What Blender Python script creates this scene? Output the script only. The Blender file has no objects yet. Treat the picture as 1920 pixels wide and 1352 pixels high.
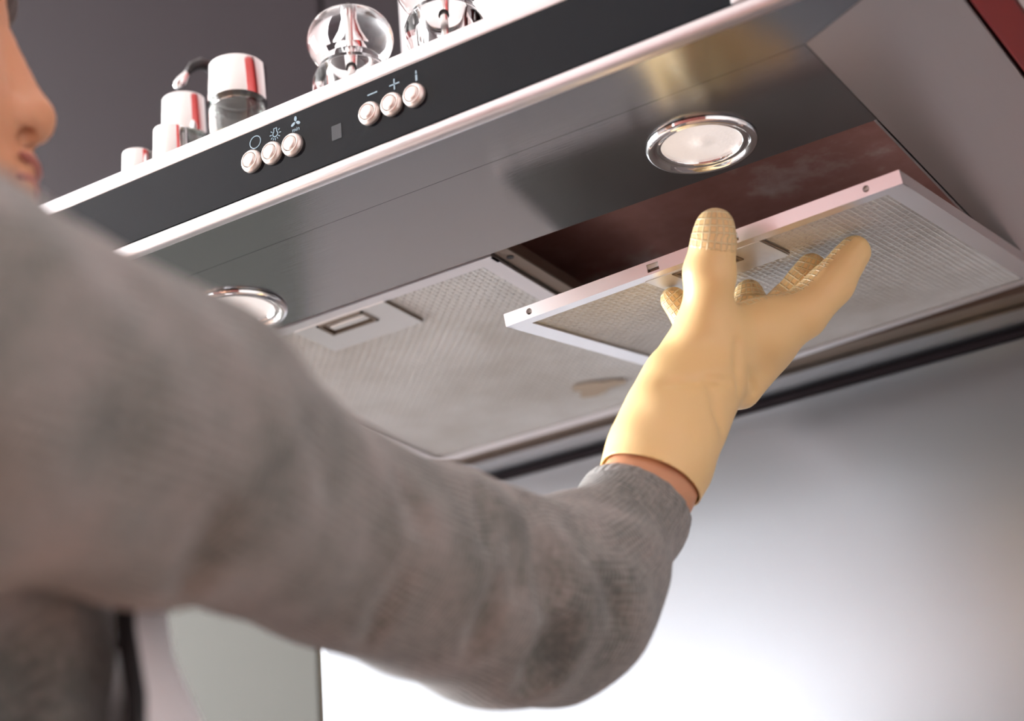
import bpy, bmesh, math, random
import numpy as np
from mathutils import Vector, Matrix

scene = bpy.context.scene
col = scene.collection
PI = math.pi
Z0 = 1.62                      # height of the hood's underside above the floor

# ------------------------------------------------------------------ camera
CAM_POS = np.array([0.5566, -0.9280, -0.5168 + Z0])
CAM_R = np.array([[0.84252, 0.53290, -0.07858],      # right
                  [-0.26336, 0.28045, -0.92304],     # down
                  [-0.46985, 0.79837, 0.37662]])     # forward
FPX = 3382.0
cam_data = bpy.data.cameras.new('camera')
cam_data.sensor_width = 36.0
cam_data.lens = FPX / 1920.0 * 36.0
cam_data.clip_start = 0.02
cam_data.dof.use_dof = True
cam_data.dof.focus_distance = 1.12
cam_data.dof.aperture_fstop = 4.0
cam = bpy.data.objects.new('camera', cam_data)
col.objects.link(cam)
m = Matrix.Identity(4)
for i in range(3):
    m[i][0] = CAM_R[0][i]; m[i][1] = -CAM_R[1][i]; m[i][2] = -CAM_R[2][i]; m[i][3] = CAM_POS[i]
cam.matrix_world = m
scene.camera = cam

# ------------------------------------------------------------------ world, light, exposure
world = bpy.data.worlds.new('world'); scene.world = world
world.use_nodes = True
bg = world.node_tree.nodes['Background']
bg.inputs[0].default_value = (0.80, 0.88, 1.0, 1); bg.inputs[1].default_value = 0.5

def area(name, loc, target, sx, sy, power, color):
    l = bpy.data.lights.new(name, 'AREA'); l.shape = 'RECTANGLE'
    l.size = sx; l.size_y = sy; l.energy = power; l.color = color
    o = bpy.data.objects.new(name, l); col.objects.link(o)
    o.location = loc
    o.rotation_euler = (Vector(target) - Vector(loc)).to_track_quat('-Z', 'Y').to_euler()
    return o
# daylight falling in through the big window in the wall behind the camera
area('window_daylight', (-1.60, -3.20, 1.50), (-1.60, 0, 1.50), 0.95, 1.3, 20, (0.97, 0.97, 1.0))
area('side_window_daylight', (-3.08, -0.60, 1.65), (0, -0.60, 1.65), 1.6, 1.7, 320, (0.97, 0.98, 1.0))

vs = scene.view_settings
vs.view_transform = 'Standard'; vs.look = 'None'; vs.gamma = 1.0
vs.use_curve_mapping = False
vs.exposure = 0.25

# ------------------------------------------------------------------ materials
MATS = {}
def principled(name, color, rough=0.5, metal=0.0, **kw):
    if name in MATS: return MATS[name]
    mt = bpy.data.materials.new(name); mt.use_nodes = True
    b = mt.node_tree.nodes['Principled BSDF']
    b.inputs['Base Color'].default_value = (*color, 1)
    b.inputs['Roughness'].default_value = rough
    b.inputs['Metallic'].default_value = metal
    for k, v in kw.items():
        b.inputs[k.replace('_', ' ')].default_value = v
    MATS[name] = mt
    return mt
def nd(mt, typ, **kw):
    n = mt.node_tree.nodes.new(typ)
    for k, v in kw.items(): setattr(n, k, v)
    return n
def lk(mt, a, b): mt.node_tree.links.new(a, b)
def bsdf(mt): return mt.node_tree.nodes['Principled BSDF']
def ramp(mt, fac, stops):
    r = nd(mt, 'ShaderNodeValToRGB')
    el = r.color_ramp.elements
    while len(el) < len(stops): el.new(0.5)
    for e, (p, c) in zip(el, stops):
        e.position = p; e.color = (*c, 1)
    lk(mt, fac, r.inputs[0]); return r.outputs[0]
def noise(mt, scale, detail=4, mscale=(1, 1, 1), coord='Object', rough=0.5):
    tc = nd(mt, 'ShaderNodeTexCoord'); mp = nd(mt, 'ShaderNodeMapping')
    mp.inputs['Scale'].default_value = mscale
    lk(mt, tc.outputs[coord], mp.inputs[0])
    n = nd(mt, 'ShaderNodeTexNoise'); n.inputs['Scale'].default_value = scale
    n.inputs['Detail'].default_value = detail; n.inputs['Roughness'].default_value = rough
    lk(mt, mp.outputs[0], n.inputs['Vector'])
    return n.outputs[0]
def bump(mt, height, strength, dist=0.001):
    b = nd(mt, 'ShaderNodeBump'); b.inputs['Strength'].default_value = strength
    b.inputs['Distance'].default_value = dist
    lk(mt, height, b.inputs['Height']); lk(mt, b.outputs[0], bsdf(mt).inputs['Normal'])
    return b

def brushed(name, color, rough, mscale, strength=0.06, rvar=0.10, smudge=0.0):
    mt = principled(name, color, rough, 1.0)
    n = noise(mt, 60, 5, mscale)
    r = nd(mt, 'ShaderNodeMapRange'); r.inputs['To Min'].default_value = rough - rvar * 0.5
    r.inputs['To Max'].default_value = rough + rvar
    lk(mt, n, r.inputs['Value'])
    out = r.outputs[0]
    if smudge:
        s = noise(mt, 14, 6, (1, 1, 1), rough=0.65)
        sm = nd(mt, 'ShaderNodeMapRange'); sm.inputs['From Min'].default_value = 0.55
        sm.inputs['From Max'].default_value = 0.75; sm.inputs['To Max'].default_value = smudge
        lk(mt, s, sm.inputs['Value'])
        ad = nd(mt, 'ShaderNodeMath', operation='ADD'); lk(mt, out, ad.inputs[0]); lk(mt, sm.outputs[0], ad.inputs[1])
        out = ad.outputs[0]
    lk(mt, out, bsdf(mt).inputs['Roughness'])
    bump(mt, n, strength, 0.0004)
    return mt

steel_x = brushed('steel_brushed_along', (0.37, 0.385, 0.40), 0.13, (0.6, 30, 30), 0.10)
steel_y = brushed('steel_brushed_across', (0.72, 0.68, 0.665), 0.36, (30, 0.6, 30), 0.10)  # same hood steel, lightened and warmed to stand in for reflected light
steel_lip = brushed('steel_lip', (0.72, 0.69, 0.70), 0.38, (0.6, 30, 30), 0.05)
steel_wall = brushed('steel_splashback', (0.41, 0.44, 0.47), 0.31, (0.6, 20, 20), 0.008, 0.015)
steel_dark = brushed('red_brown_inside', (0.52, 0.28, 0.24), 0.30, (0.6, 20, 20), 0.05, 0.1, smudge=0.35)  # reddish brown cavity metal with paler smudges
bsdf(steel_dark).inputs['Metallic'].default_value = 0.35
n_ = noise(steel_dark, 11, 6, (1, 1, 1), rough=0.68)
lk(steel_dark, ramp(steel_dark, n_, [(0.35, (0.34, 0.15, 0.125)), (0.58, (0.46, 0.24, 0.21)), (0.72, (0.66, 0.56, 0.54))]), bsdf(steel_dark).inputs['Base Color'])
chrome = principled('chrome', (0.86, 0.85, 0.85), 0.07, 1.0)
satin = principled('satin_champagne', (0.85, 0.78, 0.74), 0.42, 0.9)
black_hole = principled('hole_shade', (0.012, 0.010, 0.010), 0.6)  # near-black that stands for the shade inside a hole
bronze = principled('bronze_trim', (0.22, 0.17, 0.13), 0.35, 0.8)

glass_black = principled('black_glass', (0.004, 0.006, 0.009), 0.06)
bsdf(glass_black).inputs['Specular IOR Level'].default_value = 0.16
n_ = noise(glass_black, 9, 6, (1, 1, 1), rough=0.7)
r_ = nd(glass_black, 'ShaderNodeMapRange'); r_.inputs['From Min'].default_value = 0.5; r_.inputs['From Max'].default_value = 0.8
r_.inputs['To Min'].default_value = 0.06; r_.inputs['To Max'].default_value = 0.30
lk(glass_black, n_, r_.inputs['Value']); lk(glass_black, r_.outputs[0], bsdf(glass_black).inputs['Roughness'])
print_blue = principled('printed_symbol', (0.30, 0.42, 0.50), 0.5)

alu = principled('filter_aluminium', (0.66, 0.66, 0.65), 0.42, 0.75)
alu_rim = brushed('filter_rim', (0.84, 0.82, 0.83), 0.33, (0.6, 30, 30), 0.05)
alu_mesh = principled('filter_mesh', (0.66, 0.66, 0.645), 0.50, 0.35)
n_ = noise(alu_mesh, 7, 5, (1, 1, 1), rough=0.6)
c_ = ramp(alu_mesh, n_, [(0.30, (0.44, 0.42, 0.38)), (0.55, (0.60, 0.60, 0.58)), (0.75, (0.66, 0.66, 0.65))])
lk(alu_mesh, c_, bsdf(alu_mesh).inputs['Base Color'])
stain = principled('grease_stain', (0.36, 0.28, 0.20), 0.6)

clear = principled('clear_acrylic', (1.0, 1.0, 1.0), 0.06, 0.0, IOR=1.30)
bsdf(clear).inputs['Transmission Weight'].default_value = 1.0
jar_glass = principled('jar_glass', (0.93, 0.98, 0.96), 0.03, 0.0, IOR=1.45)
bsdf(jar_glass).inputs['Transmission Weight'].default_value = 1.0
spice = principled('spice', (0.52, 0.42, 0.28), 0.9)
salt = principled('salt', (0.85, 0.80, 0.72), 0.9)
steel_pin = principled('mill_shaft', (0.80, 0.78, 0.77), 0.2, 1.0)
black_plastic = principled('black_plastic', (0.012, 0.011, 0.012), 0.35)

lens_glass = principled('lamp_lens', (0.80, 0.78, 0.77), 0.30)
bsdf(lens_glass).inputs['Emission Color'].default_value = (1.0, 0.93, 0.90, 1)
bsdf(lens_glass).inputs['Emission Strength'].default_value = 0.36
tc = nd(lens_glass, 'ShaderNodeTexCoord'); wv = nd(lens_glass, 'ShaderNodeTexVoronoi')
wv.inputs['Scale'].default_value = 420
lk(lens_glass, tc.outputs['Object'], wv.inputs['Vector']); bump(lens_glass, wv.outputs[0], 0.25, 0.0006)

wall_dark = principled('dark_wall_panel', (0.016, 0.012, 0.014), 0.36)
bsdf(wall_dark).inputs['Specular IOR Level'].default_value = 0.09
wall_grey = principled('grey_paint', (0.42, 0.40, 0.40), 0.8)
wall_white = principled('white_paint', (0.82, 0.81, 0.80), 0.8)
wall_red = principled('red_paint', (0.22, 0.062, 0.050), 0.45)
red_gloss = principled('red_lacquer', (0.20, 0.018, 0.016), 0.35)
greige = principled('greige_panel', (0.085, 0.086, 0.076), 0.6)
bsdf(greige).inputs['Specular IOR Level'].default_value = 0.15
seam_mat = principled('seam_bronze', (0.20, 0.17, 0.11), 0.6)
floor_mat = principled('wood_floor', (0.36, 0.22, 0.15), 0.45)
n_ = noise(floor_mat, 5, 5)
lk(floor_mat, ramp(floor_mat, n_, [(0.3, (0.27, 0.16, 0.11)), (0.7, (0.40, 0.25, 0.17))]), bsdf(floor_mat).inputs['Base Color'])
counter_mat = principled('counter_stone', (0.13, 0.11, 0.11), 0.3)
cab_white = principled('cabinet_white', (0.78, 0.76, 0.77), 0.4)

# knitted wool: fine ribs follow the sleeve (attributes 'along' and 'around', in metres)
def knit(name, base, dark, light):
    mt = principled(name, base, 0.9)
    bsdf(mt).inputs['Sheen Weight'].default_value = 0.35
    bsdf(mt).inputs['Sheen Roughness'].default_value = 0.5
    n1 = noise(mt, 22, 3); n2 = noise(mt, 260, 2)
    mx = nd(mt, 'ShaderNodeMath', operation='MULTIPLY_ADD'); mx.inputs[1].default_value = 0.45; 
    lk(mt, n2, mx.inputs[0])
    m2 = nd(mt, 'ShaderNodeMath', operation='MULTIPLY'); m2.inputs[1].default_value = 0.55; lk(mt, n1, m2.inputs[0])
    lk(mt, m2.outputs[0], mx.inputs[2])
    c = ramp(mt, mx.outputs[0], [(0.36, dark), (0.50, base), (0.63, light)])
    lk(mt, c, bsdf(mt).inputs['Base Color'])
    at1 = nd(mt, 'ShaderNodeAttribute', attribute_name='along'); at2 = nd(mt, 'ShaderNodeAttribute', attribute_name='around')
    def wave(src, freq):
        a = nd(mt, 'ShaderNodeMath', operation='MULTIPLY'); a.inputs[1].default_value = freq; lk(mt, src, a.inputs[0])
        s = nd(mt, 'ShaderNodeMath', operation='SINE'); lk(mt, a.outputs[0], s.inputs[0]); return s.outputs[0]
    w1 = wave(at1.outputs['Fac'], 2 * PI / 0.0030); w2 = wave(at2.outputs['Fac'], 2 * PI / 0.0036)
    ad = nd(mt, 'ShaderNodeMath', operation='MULTIPLY_ADD'); lk(mt, w1, ad.inputs[0]); ad.inputs[1].default_value = 0.5; lk(mt, w2, ad.inputs[2])
    bump(mt, ad.outputs[0], 0.5, 0.0009)
    return mt
wool = knit('grey_wool', (0.215, 0.210, 0.195), (0.118, 0.125, 0.117), (0.31, 0.28, 0.265))

skin = principled('skin', (0.64, 0.32, 0.18), 0.5)
bsdf(skin).inputs['Subsurface Weight'].default_value = 0.25
bsdf(skin).inputs['Subsurface Radius'].default_value = (0.012, 0.005, 0.003)
bsdf(skin).inputs['Subsurface Scale'].default_value = 0.5
lips = principled('lips', (0.40, 0.13, 0.10), 0.4)
hair_mat = principled('brown_hair', (0.055, 0.028, 0.018), 0.5)
bump(hair_mat, noise(hair_mat, 120, 3, (1, 1, 0.15)), 0.6, 0.003)
eye_white = principled('eye_white', (0.75, 0.72, 0.70), 0.2)
iris = principled('iris', (0.06, 0.035, 0.02), 0.15)
apron_cloth = principled('apron_cloth', (0.90, 0.86, 0.88), 0.85)
piping_mat = principled('black_piping', (0.01, 0.01, 0.012), 0.6)
trouser_mat = principled('dark_denim', (0.05, 0.055, 0.08), 0.85)
shoe_mat = principled('black_leather', (0.02, 0.02, 0.02), 0.4)

# latex glove: raised grip grid where the attribute 'grip' is set
latex = principled('yellow_latex', (0.97, 0.64, 0.30), 0.42)
b = bsdf(latex)
b.inputs['Subsurface Weight'].default_value = 0.2
b.inputs['Subsurface Radius'].default_value = (0.010, 0.006, 0.003)
b.inputs['Subsurface Scale'].default_value = 0.5
ag = nd(latex, 'ShaderNodeAttribute', attribute_name='grip')
a1 = nd(latex, 'ShaderNodeAttribute', attribute_name='along'); a2 = nd(latex, 'ShaderNodeAttribute', attribute_name='around')
def ridge(src, pitch):
    d = nd(latex, 'ShaderNodeMath', operation='DIVIDE'); d.inputs[1].default_value = pitch; lk(latex, src, d.inputs[0])
    p = nd(latex, 'ShaderNodeMath', operation='PINGPONG'); p.inputs[1].default_value = 0.5; lk(latex, d.outputs[0], p.inputs[0])
    r = nd(latex, 'ShaderNodeMapRange'); r.inputs['From Min'].default_value = 0.05; r.inputs['From Max'].default_value = 0.17
    r.inputs['To Min'].default_value = 1; r.inputs['To Max'].default_value = 0
    lk(latex, p.outputs[0], r.inputs['Value']); return r.outputs[0]
mxm = nd(latex, 'ShaderNodeMath', operation='MAXIMUM')
lk(latex, ridge(a1.outputs['Fac'], 0.0042), mxm.inputs[0]); lk(latex, ridge(a2.outputs['Fac'], 0.0042), mxm.inputs[1])
gm = nd(latex, 'ShaderNodeMath', operation='MULTIPLY'); lk(latex, mxm.outputs[0], gm.inputs[0]); lk(latex, ag.outputs['Fac'], gm.inputs[1])
wr = noise(latex, 26, 2)
hs = nd(latex, 'ShaderNodeMath', operation='MULTIPLY_ADD'); hs.inputs[1].default_value = 0.5
lk(latex, wr, hs.inputs[0]); lk(latex, gm.outputs[0], hs.inputs[2])
bump(latex, hs.outputs[0], 0.8, 0.0010)
mixc = nd(latex, 'ShaderNodeMix', data_type='RGBA')
mixc.inputs['A'].default_value = (0.97, 0.64, 0.30, 1); mixc.inputs['B'].default_value = (0.98, 0.76, 0.44, 1)
lk(latex, gm.outputs[0], mixc.inputs['Factor']); lk(latex, mixc.outputs['Result'], b.inputs['Base Color'])

# ------------------------------------------------------------------ mesh helpers
class MB:
    def __init__(s): s.v = []; s.f = []
    def add(s, vs_, fs_):
        o = len(s.v); s.v += [tuple(map(float, p)) for p in vs_]; s.f += [tuple(i + o for i in f) for f in fs_]; return s
    def box(s, x0, x1, y0, y1, z0, z1, bev=0.0):
        if bev <= 0:
            return s.add([(x, y, z) for x in (x0, x1) for y in (y0, y1) for z in (z0, z1)],
                  [(0, 1, 3, 2), (4, 6, 7, 5), (0, 4, 5, 1), (2, 3, 7, 6), (0, 2, 6, 4), (1, 5, 7, 3)])
        bm = bmesh.new()
        bmesh.ops.create_cube(bm, size=1)
        for v in bm.verts:
            v.co = ((x0 + x1) / 2 + v.co.x * (x1 - x0), (y0 + y1) / 2 + v.co.y * (y1 - y0), (z0 + z1) / 2 + v.co.z * (z1 - z0))
        bmesh.ops.bevel(bm, geom=bm.edges[:], offset=bev, segments=3, affect='EDGES', profile=0.5)
        bm.verts.index_update()
        s.add([v.co[:] for v in bm.verts], [[v.index for v in f.verts] for f in bm.faces]); bm.free(); return s
    def prism(s, pts, z0, z1):                     # polygon in xy, counter-clockwise
        n = len(pts)
        return s.add([(x, y, z0) for x, y in pts] + [(x, y, z1) for x, y in pts],
              [tuple(range(n))[::-1], tuple(range(n, 2 * n))] + [(i, (i + 1) % n, n + (i + 1) % n, n + i) for i in range(n)])
    def lathe(s, prof, seg=48, center=(0, 0, 0), axis='z', cap=True):
        n = len(prof); vs_ = []
        for k in range(seg):
            a = 2 * PI * k / seg
            for r, z in prof:
                p = (r * math.cos(a), r * math.sin(a), z)
                if axis == '-y': p = (p[0], -p[2], p[1])
                if axis == '-z': p = (p[0], -p[1], -p[2])
                vs_.append((p[0] + center[0], p[1] + center[1], p[2] + center[2]))
        fs_ = []
        for k in range(seg):
            k2 = (k + 1) % seg
            for i in range(n - 1):
                fs_.append((k * n + i, k2 * n + i, k2 * n + i + 1, k * n + i + 1))
        if cap and prof[0][0] > 1e-6: fs_.append(tuple(k * n for k in range(seg))[::-1])
        if cap and prof[-1][0] > 1e-6: fs_.append(tuple(k * n + n - 1 for k in range(seg)))
        return s.add(vs_, fs_)
    def tube(s, pts, rad, seg=12, closed=False):
        pts = [Vector(p) for p in pts]; n = len(pts)
        rad = rad if isinstance(rad, (list, tuple)) else [rad] * n
        prev = None; vs_ = []
        for i, p in enumerate(pts):
            t = (pts[(i + 1) % n] - pts[i - 1]) if closed else (pts[min(i + 1, n - 1)] - pts[max(i - 1, 0)])
            t.normalize()
            if prev is None:
                u = t.orthogonal().normalized()
            else:
                u = (prev - t * prev.dot(t)).normalized()
            prev = u; w = t.cross(u)
            for k in range(seg):
                a = 2 * PI * k / seg
                vs_.append(p + (u * math.cos(a) + w * math.sin(a)) * rad[i])
        fs_ = []
        for i in range(n if closed else n - 1):
            j = (i + 1) % n
            for k in range(seg):
                k2 = (k + 1) % seg
                fs_.append((i * seg + k, i * seg + k2, j * seg + k2, j * seg + k))
        if not closed:
            fs_.append(tuple(range(seg))[::-1]); fs_.append(tuple((n - 1) * seg + k for k in range(seg)))
        return s.add(vs_, fs_)
    def build(s, name, mat, parent=None, smooth=False, dz=True, fix=True, local=False):
        me = bpy.data.meshes.new(name)
        vs_ = [(x, y, z + (Z0 if dz and not local else 0)) for x, y, z in s.v]
        if parent is not None and not local:
            o0 = parent_loc(parent); vs_ = [(x - o0[0], y - o0[1], z - o0[2]) for x, y, z in vs_]
        me.from_pydata(vs_, [], s.f); me.update()
        if fix:
            bm = bmesh.new(); bm.from_mesh(me); bmesh.ops.remove_doubles(bm, verts=bm.verts, dist=1e-7)
            bmesh.ops.recalc_face_normals(bm, faces=bm.faces); bm.to_mesh(me); bm.free()
        me.materials.append(mat)
        if smooth:
            me.polygons.foreach_set('use_smooth', [True] * len(me.polygons))
            if smooth == 'auto': me.set_sharp_from_angle(angle=math.radians(38))
        o = bpy.data.objects.new(name, me); col.objects.link(o)
        if parent is not None: o.parent = parent
        return o
def parent_loc(p):
    q = Vector((0, 0, 0))
    while p is not None:
        q += p.location; p = p.parent
    return q
def tag(o, label=None, cat=None, group=None, kind=None):
    if label: o['label'] = label
    if cat: o['category'] = cat
    if group: o['group'] = group
    if kind: o['kind'] = kind
    return o
def thing(name, loc, label, cat, group=None):
    o = bpy.data.objects.new(name, None); col.objects.link(o)
    o.location = (loc[0], loc[1], loc[2] + Z0); o.empty_display_size = 0.02
    return tag(o, label, cat, group)
def struct(name, mb, mat, **k): return tag(mb.build(name, mat, dz=False, **k), kind='structure')

def boolean_cut(o, cutter_mb):
    c = cutter_mb.build('cutter', black_hole)
    c.location = (0, 0, 0)
    if o.parent: c.parent = o.parent; c.location = -parent_loc(o.parent)
    mod = o.modifiers.new('b', 'BOOLEAN'); mod.object = c; mod.operation = 'DIFFERENCE'; mod.solver = 'EXACT'
    bpy.context.view_layer.update()
    dg = bpy.context.evaluated_depsgraph_get()
    me = bpy.data.meshes.new_from_object(o.evaluated_get(dg)); o.modifiers.clear(); o.data = me
    bpy.data.objects.remove(c)

# ---- signed-distance modelling: smooth unions of tapered capsules, meshed with surface nets
def seg_sdf(P, a, b, ra, rb):
    a = np.asarray(a, float); b = np.asarray(b, float); ba = b - a
    h = np.clip(((P - a) @ ba) / max(ba @ ba, 1e-12), 0, 1)
    d = P - a - h[..., None] * ba
    return np.sqrt((d * d).sum(-1)) - (ra + (rb - ra) * h)
def ell_sdf(P, c, r, M=None):
    q = P - np.asarray(c, float)
    if M is not None: q = q @ M.T
    r = np.asarray(r, float)
    k0 = np.sqrt(((q / r) ** 2).sum(-1)); k1 = np.sqrt(((q / (r * r)) ** 2).sum(-1)) + 1e-9
    return k0 * (k0 - 1) / k1
def smin(a, b, k):
    h = np.clip(0.5 + 0.5 * (b - a) / k, 0, 1)
    return b + (a - b) * h - k * h * (1 - h)
def smax(a, b, k): return -smin(-a, -b, k)
def surface_net(f, ax):
    xs, ys, zs = [np.asarray(a, float) for a in ax]
    G = np.stack(np.meshgrid(xs, ys, zs, indexing='ij'), -1)
    F = np.empty(G.shape[:3])
    for i in range(0, len(xs), 24): F[i:i + 24] = f(G[i:i + 24])
    S = F < 0
    cs = [S[dx:S.shape[0] - 1 + dx, dy:S.shape[1] - 1 + dy, dz:S.shape[2] - 1 + dz] for dx in (0, 1) for dy in (0, 1) for dz in (0, 1)]
    cnt = sum(c.astype(np.int8) for c in cs)
    act = (cnt > 0) & (cnt < 8)
    I = np.argwhere(act); idx = -np.ones(act.shape, int); idx[act] = np.arange(len(I))
    acc = np.zeros((len(I), 3)); num = np.zeros(len(I))
    corners = [(a, b_, c) for a in (0, 1) for b_ in (0, 1) for c in (0, 1)]
    for p in corners:
        for d in range(3):
            if p[d]: continue
            q2 = list(p); q2[d] = 1
            ia = tuple((I + np.array(p)).T); ib = tuple((I + np.array(q2)).T)
            fa = F[ia]; fb = F[ib]; mk = (fa < 0) != (fb < 0)
            t = np.where(mk, fa / np.where(mk, fa - fb, 1), 0)
            pos = G[ia] + t[:, None] * (G[ib] - G[ia])
            acc += pos * mk[:, None]; num += mk
    V = acc / num[:, None]
    faces = []
    for d in range(3):
        sl0 = [slice(None)] * 3; sl1 = [slice(None)] * 3
        sl0[d] = slice(0, -1); sl1[d] = slice(1, None)
        A = S[tuple(sl0)]; B = S[tuple(sl1)]
        E = np.argwhere(A != B)
        o1, o2 = [k for k in range(3) if k != d]
        ok = (E[:, o1] > 0) & (E[:, o2] > 0) & (E[:, o1] < S.shape[o1] - 1) & (E[:, o2] < S.shape[o2] - 1)
        E = E[ok]; ins = A[tuple(E.T)]
        def cell(s1, s2):
            c = E.copy(); c[:, o1] -= s1; c[:, o2] -= s2; return idx[tuple(c.T)]
        quad = np.stack([cell(1, 1), cell(0, 1), cell(0, 0), cell(1, 0)], 1)
        flip = ins if d != 1 else ~ins
        quad = np.where(flip[:, None], quad, quad[:, ::-1])
        faces.append(quad)
    return V, np.concatenate(faces)
def smooth_verts(V, Fq, it=2, lam=0.5):
    n = len(V)
    for _ in range(it):
        acc = np.zeros_like(V); num = np.zeros(n)
        for k in range(4):
            np.add.at(acc, Fq[:, k], V[Fq[:, (k + 1) % 4]]); np.add.at(num, Fq[:, k], 1)
            np.add.at(acc, Fq[:, k], V[Fq[:, (k - 1) % 4]]); np.add.at(num, Fq[:, k], 1)
        V = V + lam * (acc / np.maximum(num, 1)[:, None] - V)
    return V
def sdf_object(name, V, Fq, mat, parent=None, attrs=None, smooth=True):
    me = bpy.data.meshes.new(name)
    off = np.array(parent_loc(parent)[:]) if parent is not None else np.zeros(3)
    me.from_pydata((V - off).tolist(), [], Fq.tolist()); me.update()
    if smooth: me.polygons.foreach_set('use_smooth', [True] * len(me.polygons))
    me.materials.append(mat)
    for k, a in (attrs or {}).items():
        at_ = me.attributes.new(k, 'FLOAT', 'POINT'); at_.data.foreach_set('value', np.asarray(a, np.float32))
    o = bpy.data.objects.new(name, me); col.objects.link(o)
    if parent is not None: o.parent = parent
    return o
def along_around(V, chain):
    """chain: list of (a, b) segments in order; returns distance along it and arc length around it"""
    best = np.full(len(V), 1e9); s_out = np.zeros(len(V)); c_out = np.zeros(len(V)); acc = 0; u = None
    for a, b in chain:
        a = np.asarray(a); b = np.asarray(b); ba = b - a; L = np.linalg.norm(ba); t = ba / L
        if u is None:
            u = np.cross(t, [0.3, 0.2, 1.0]); u /= np.linalg.norm(u)
        u = u - t * (u @ t); u /= np.linalg.norm(u); w = np.cross(t, u)
        q = V - a; h = np.clip((q @ ba) / (L * L), 0, 1); d = q - h[:, None] * ba
        dist = np.linalg.norm(d, axis=1)
        rr = np.median(dist[dist < dist.min() * 3 + 0.02])
        ang = np.arctan2(d @ w, d @ u)
        mk = dist < best
        best[mk] = dist[mk]; s_out[mk] = (acc + (q @ t))[mk]; c_out[mk] = (ang * min(rr, 0.05))[mk]
        acc += L
    return s_out, c_out
def at(u, v, d):
    """the point that lies d metres in front of the lens in the direction of picture point (u, v)"""
    c = np.array([(u - 960) / FPX * d, (v - 676) / FPX * d, d]); return CAM_POS + CAM_R.T @ c
def px(r, d): return r * d / FPX

# ================================================================== the setting
WY = 0.391                                     # face of the wall behind the hood
CEIL = 2.66
struct('floor', MB().box(-3.2, 2.3, -3.3, 0.6, -0.1, 0.0), floor_mat)
struct('ceiling', MB().box(-3.2, 2.3, -3.3, 0.6, CEIL, CEIL + 0.1), wall_white)
wb = struct('wall_back', MB().box(-3.2, 2.3, WY + 0.012, 0.6, 0, CEIL), wall_white)
wl = MB().box(-3.3, -3.2, -3.3, -1.45, 0, CEIL).box(-3.3, -3.2, 0.25, 0.6, 0, CEIL).box(-3.3, -3.2, -1.45, 0.25, 0, 0.75).box(-3.3, -3.2, -1.45, 0.25, 2.55, CEIL)
struct('wall_left', wl, wall_grey)
struct('wall_right', MB().box(2.3, 2.4, -3.3, 0.6, 0, CEIL), wall_white)
wx0, wx1, wz0, wz1 = -2.13, -1.07, 0.80, 2.20
wf = MB()
wf.box(-3.2, wx0, -3.4, -3.3, 0, CEIL).box(wx1, 2.3, -3.4, -3.3, 0, CEIL)
wf.box(wx0, wx1, -3.4, -3.3, 0, wz0).box(wx0, wx1, -3.4, -3.3, wz1, CEIL)
struct('wall_front', wf, wall_grey)
w1 = MB()
for x in (wx0, (wx0 + wx1) / 2 - 0.025, wx1 - 0.05): w1.box(x, x + 0.05, -3.38, -3.32, wz0, wz1)
w1.box(wx0, wx1, -3.38, -3.32, wz0, wz0 + 0.05).box(wx0, wx1, -3.38, -3.32, wz1 - 0.05, wz1)
win = struct('window_1', w1, cab_white)
for x in (wx0 + 0.05, (wx0 + wx1) / 2 + 0.025):
    MB().box(x, x + (wx1 - wx0) / 2 - 0.075, -3.353, -3.347, wz0 + 0.05, wz1 - 0.05).build('pane', clear, win, dz=False)

w2 = MB()
for y in (-1.45, -0.625, 0.20): w2.box(-3.28, -3.22, y, y + 0.05, 0.75, 2.55)
w2.box(-3.28, -3.22, -1.45, 0.25, 0.75, 0.80).box(-3.28, -3.22, -1.45, 0.25, 2.50, 2.55)
win2 = struct('window_2', w2, cab_white)
for y in (-1.40, -0.575): MB().box(-3.253, -3.247, y, y + 0.775, 0.80, 2.50).build('pane', clear, win2, dz=False)

# facing panels of the wall behind the hood
def wall_panel(name, x0, x1, z0, z1, mat): return MB().box(x0, x1, WY, WY + 0.011, z0, z1, 0.0015).build(name, mat, wb, dz=False)
wall_panel('upper_panel', -1.60, -0.421, Z0 - 0.004, CEIL, wall_dark)
wall_panel('upper_panel', -0.415, 0.385, Z0 - 0.004, CEIL, wall_dark)
wall_panel('splashback', -0.449, 0.80, 0.90, Z0 - 0.006, steel_wall)['label'] = 'brushed steel splashback under the hood'
wall_panel('lower_panel', -1.60, -0.456, 0.90, Z0 - 0.006, greige)
MB().box(-0.4565, -0.4485, WY + 0.004, WY + 0.0115, 0.90, Z0 - 0.006).build('seam_strip', seam_mat, wb, dz=False)

# unseen base units and worktop under the splashback, added only for reflections
for k in range(5):
    x = -1.60 + 0.6 * k
    bc = tag(bpy.data.objects.new('added_base_cabinet', None), 'unseen red base unit added for reflections under the worktop, %s from the left' % ['first', 'second', 'third', 'fourth', 'fifth'][k], 'cabinet', 'added red base units for reflections')
    col.objects.link(bc); bc.location = (x + 0.3, 0.1, 0)
    MB().box(x + 0.001, x + 0.599, -0.16, WY - 0.002, 0.0, 0.86).build('carcass', cab_white, bc, dz=False)
    d = MB().box(x + 0.003, x + 0.597, -0.18, -0.1605, 0.1, 0.855, 0.002).build('door', red_gloss, bc, dz=False)
    MB().box(x + 0.15, x + 0.45, -0.21, -0.198, 0.80, 0.812, 0.003).box(x + 0.16, x + 0.172, -0.199, -0.18, 0.80, 0.812).box(x + 0.428, x + 0.44, -0.199, -0.18, 0.80, 0.812).build('handle', chrome, d, dz=False)
tag(MB().box(-1.60, 1.40, -0.20, WY - 0.002, 0.862, 0.899, 0.003).build('worktop', counter_mat, dz=False), 'unseen dark stone worktop added for reflections below the steel splashback', 'worktop')

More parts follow.
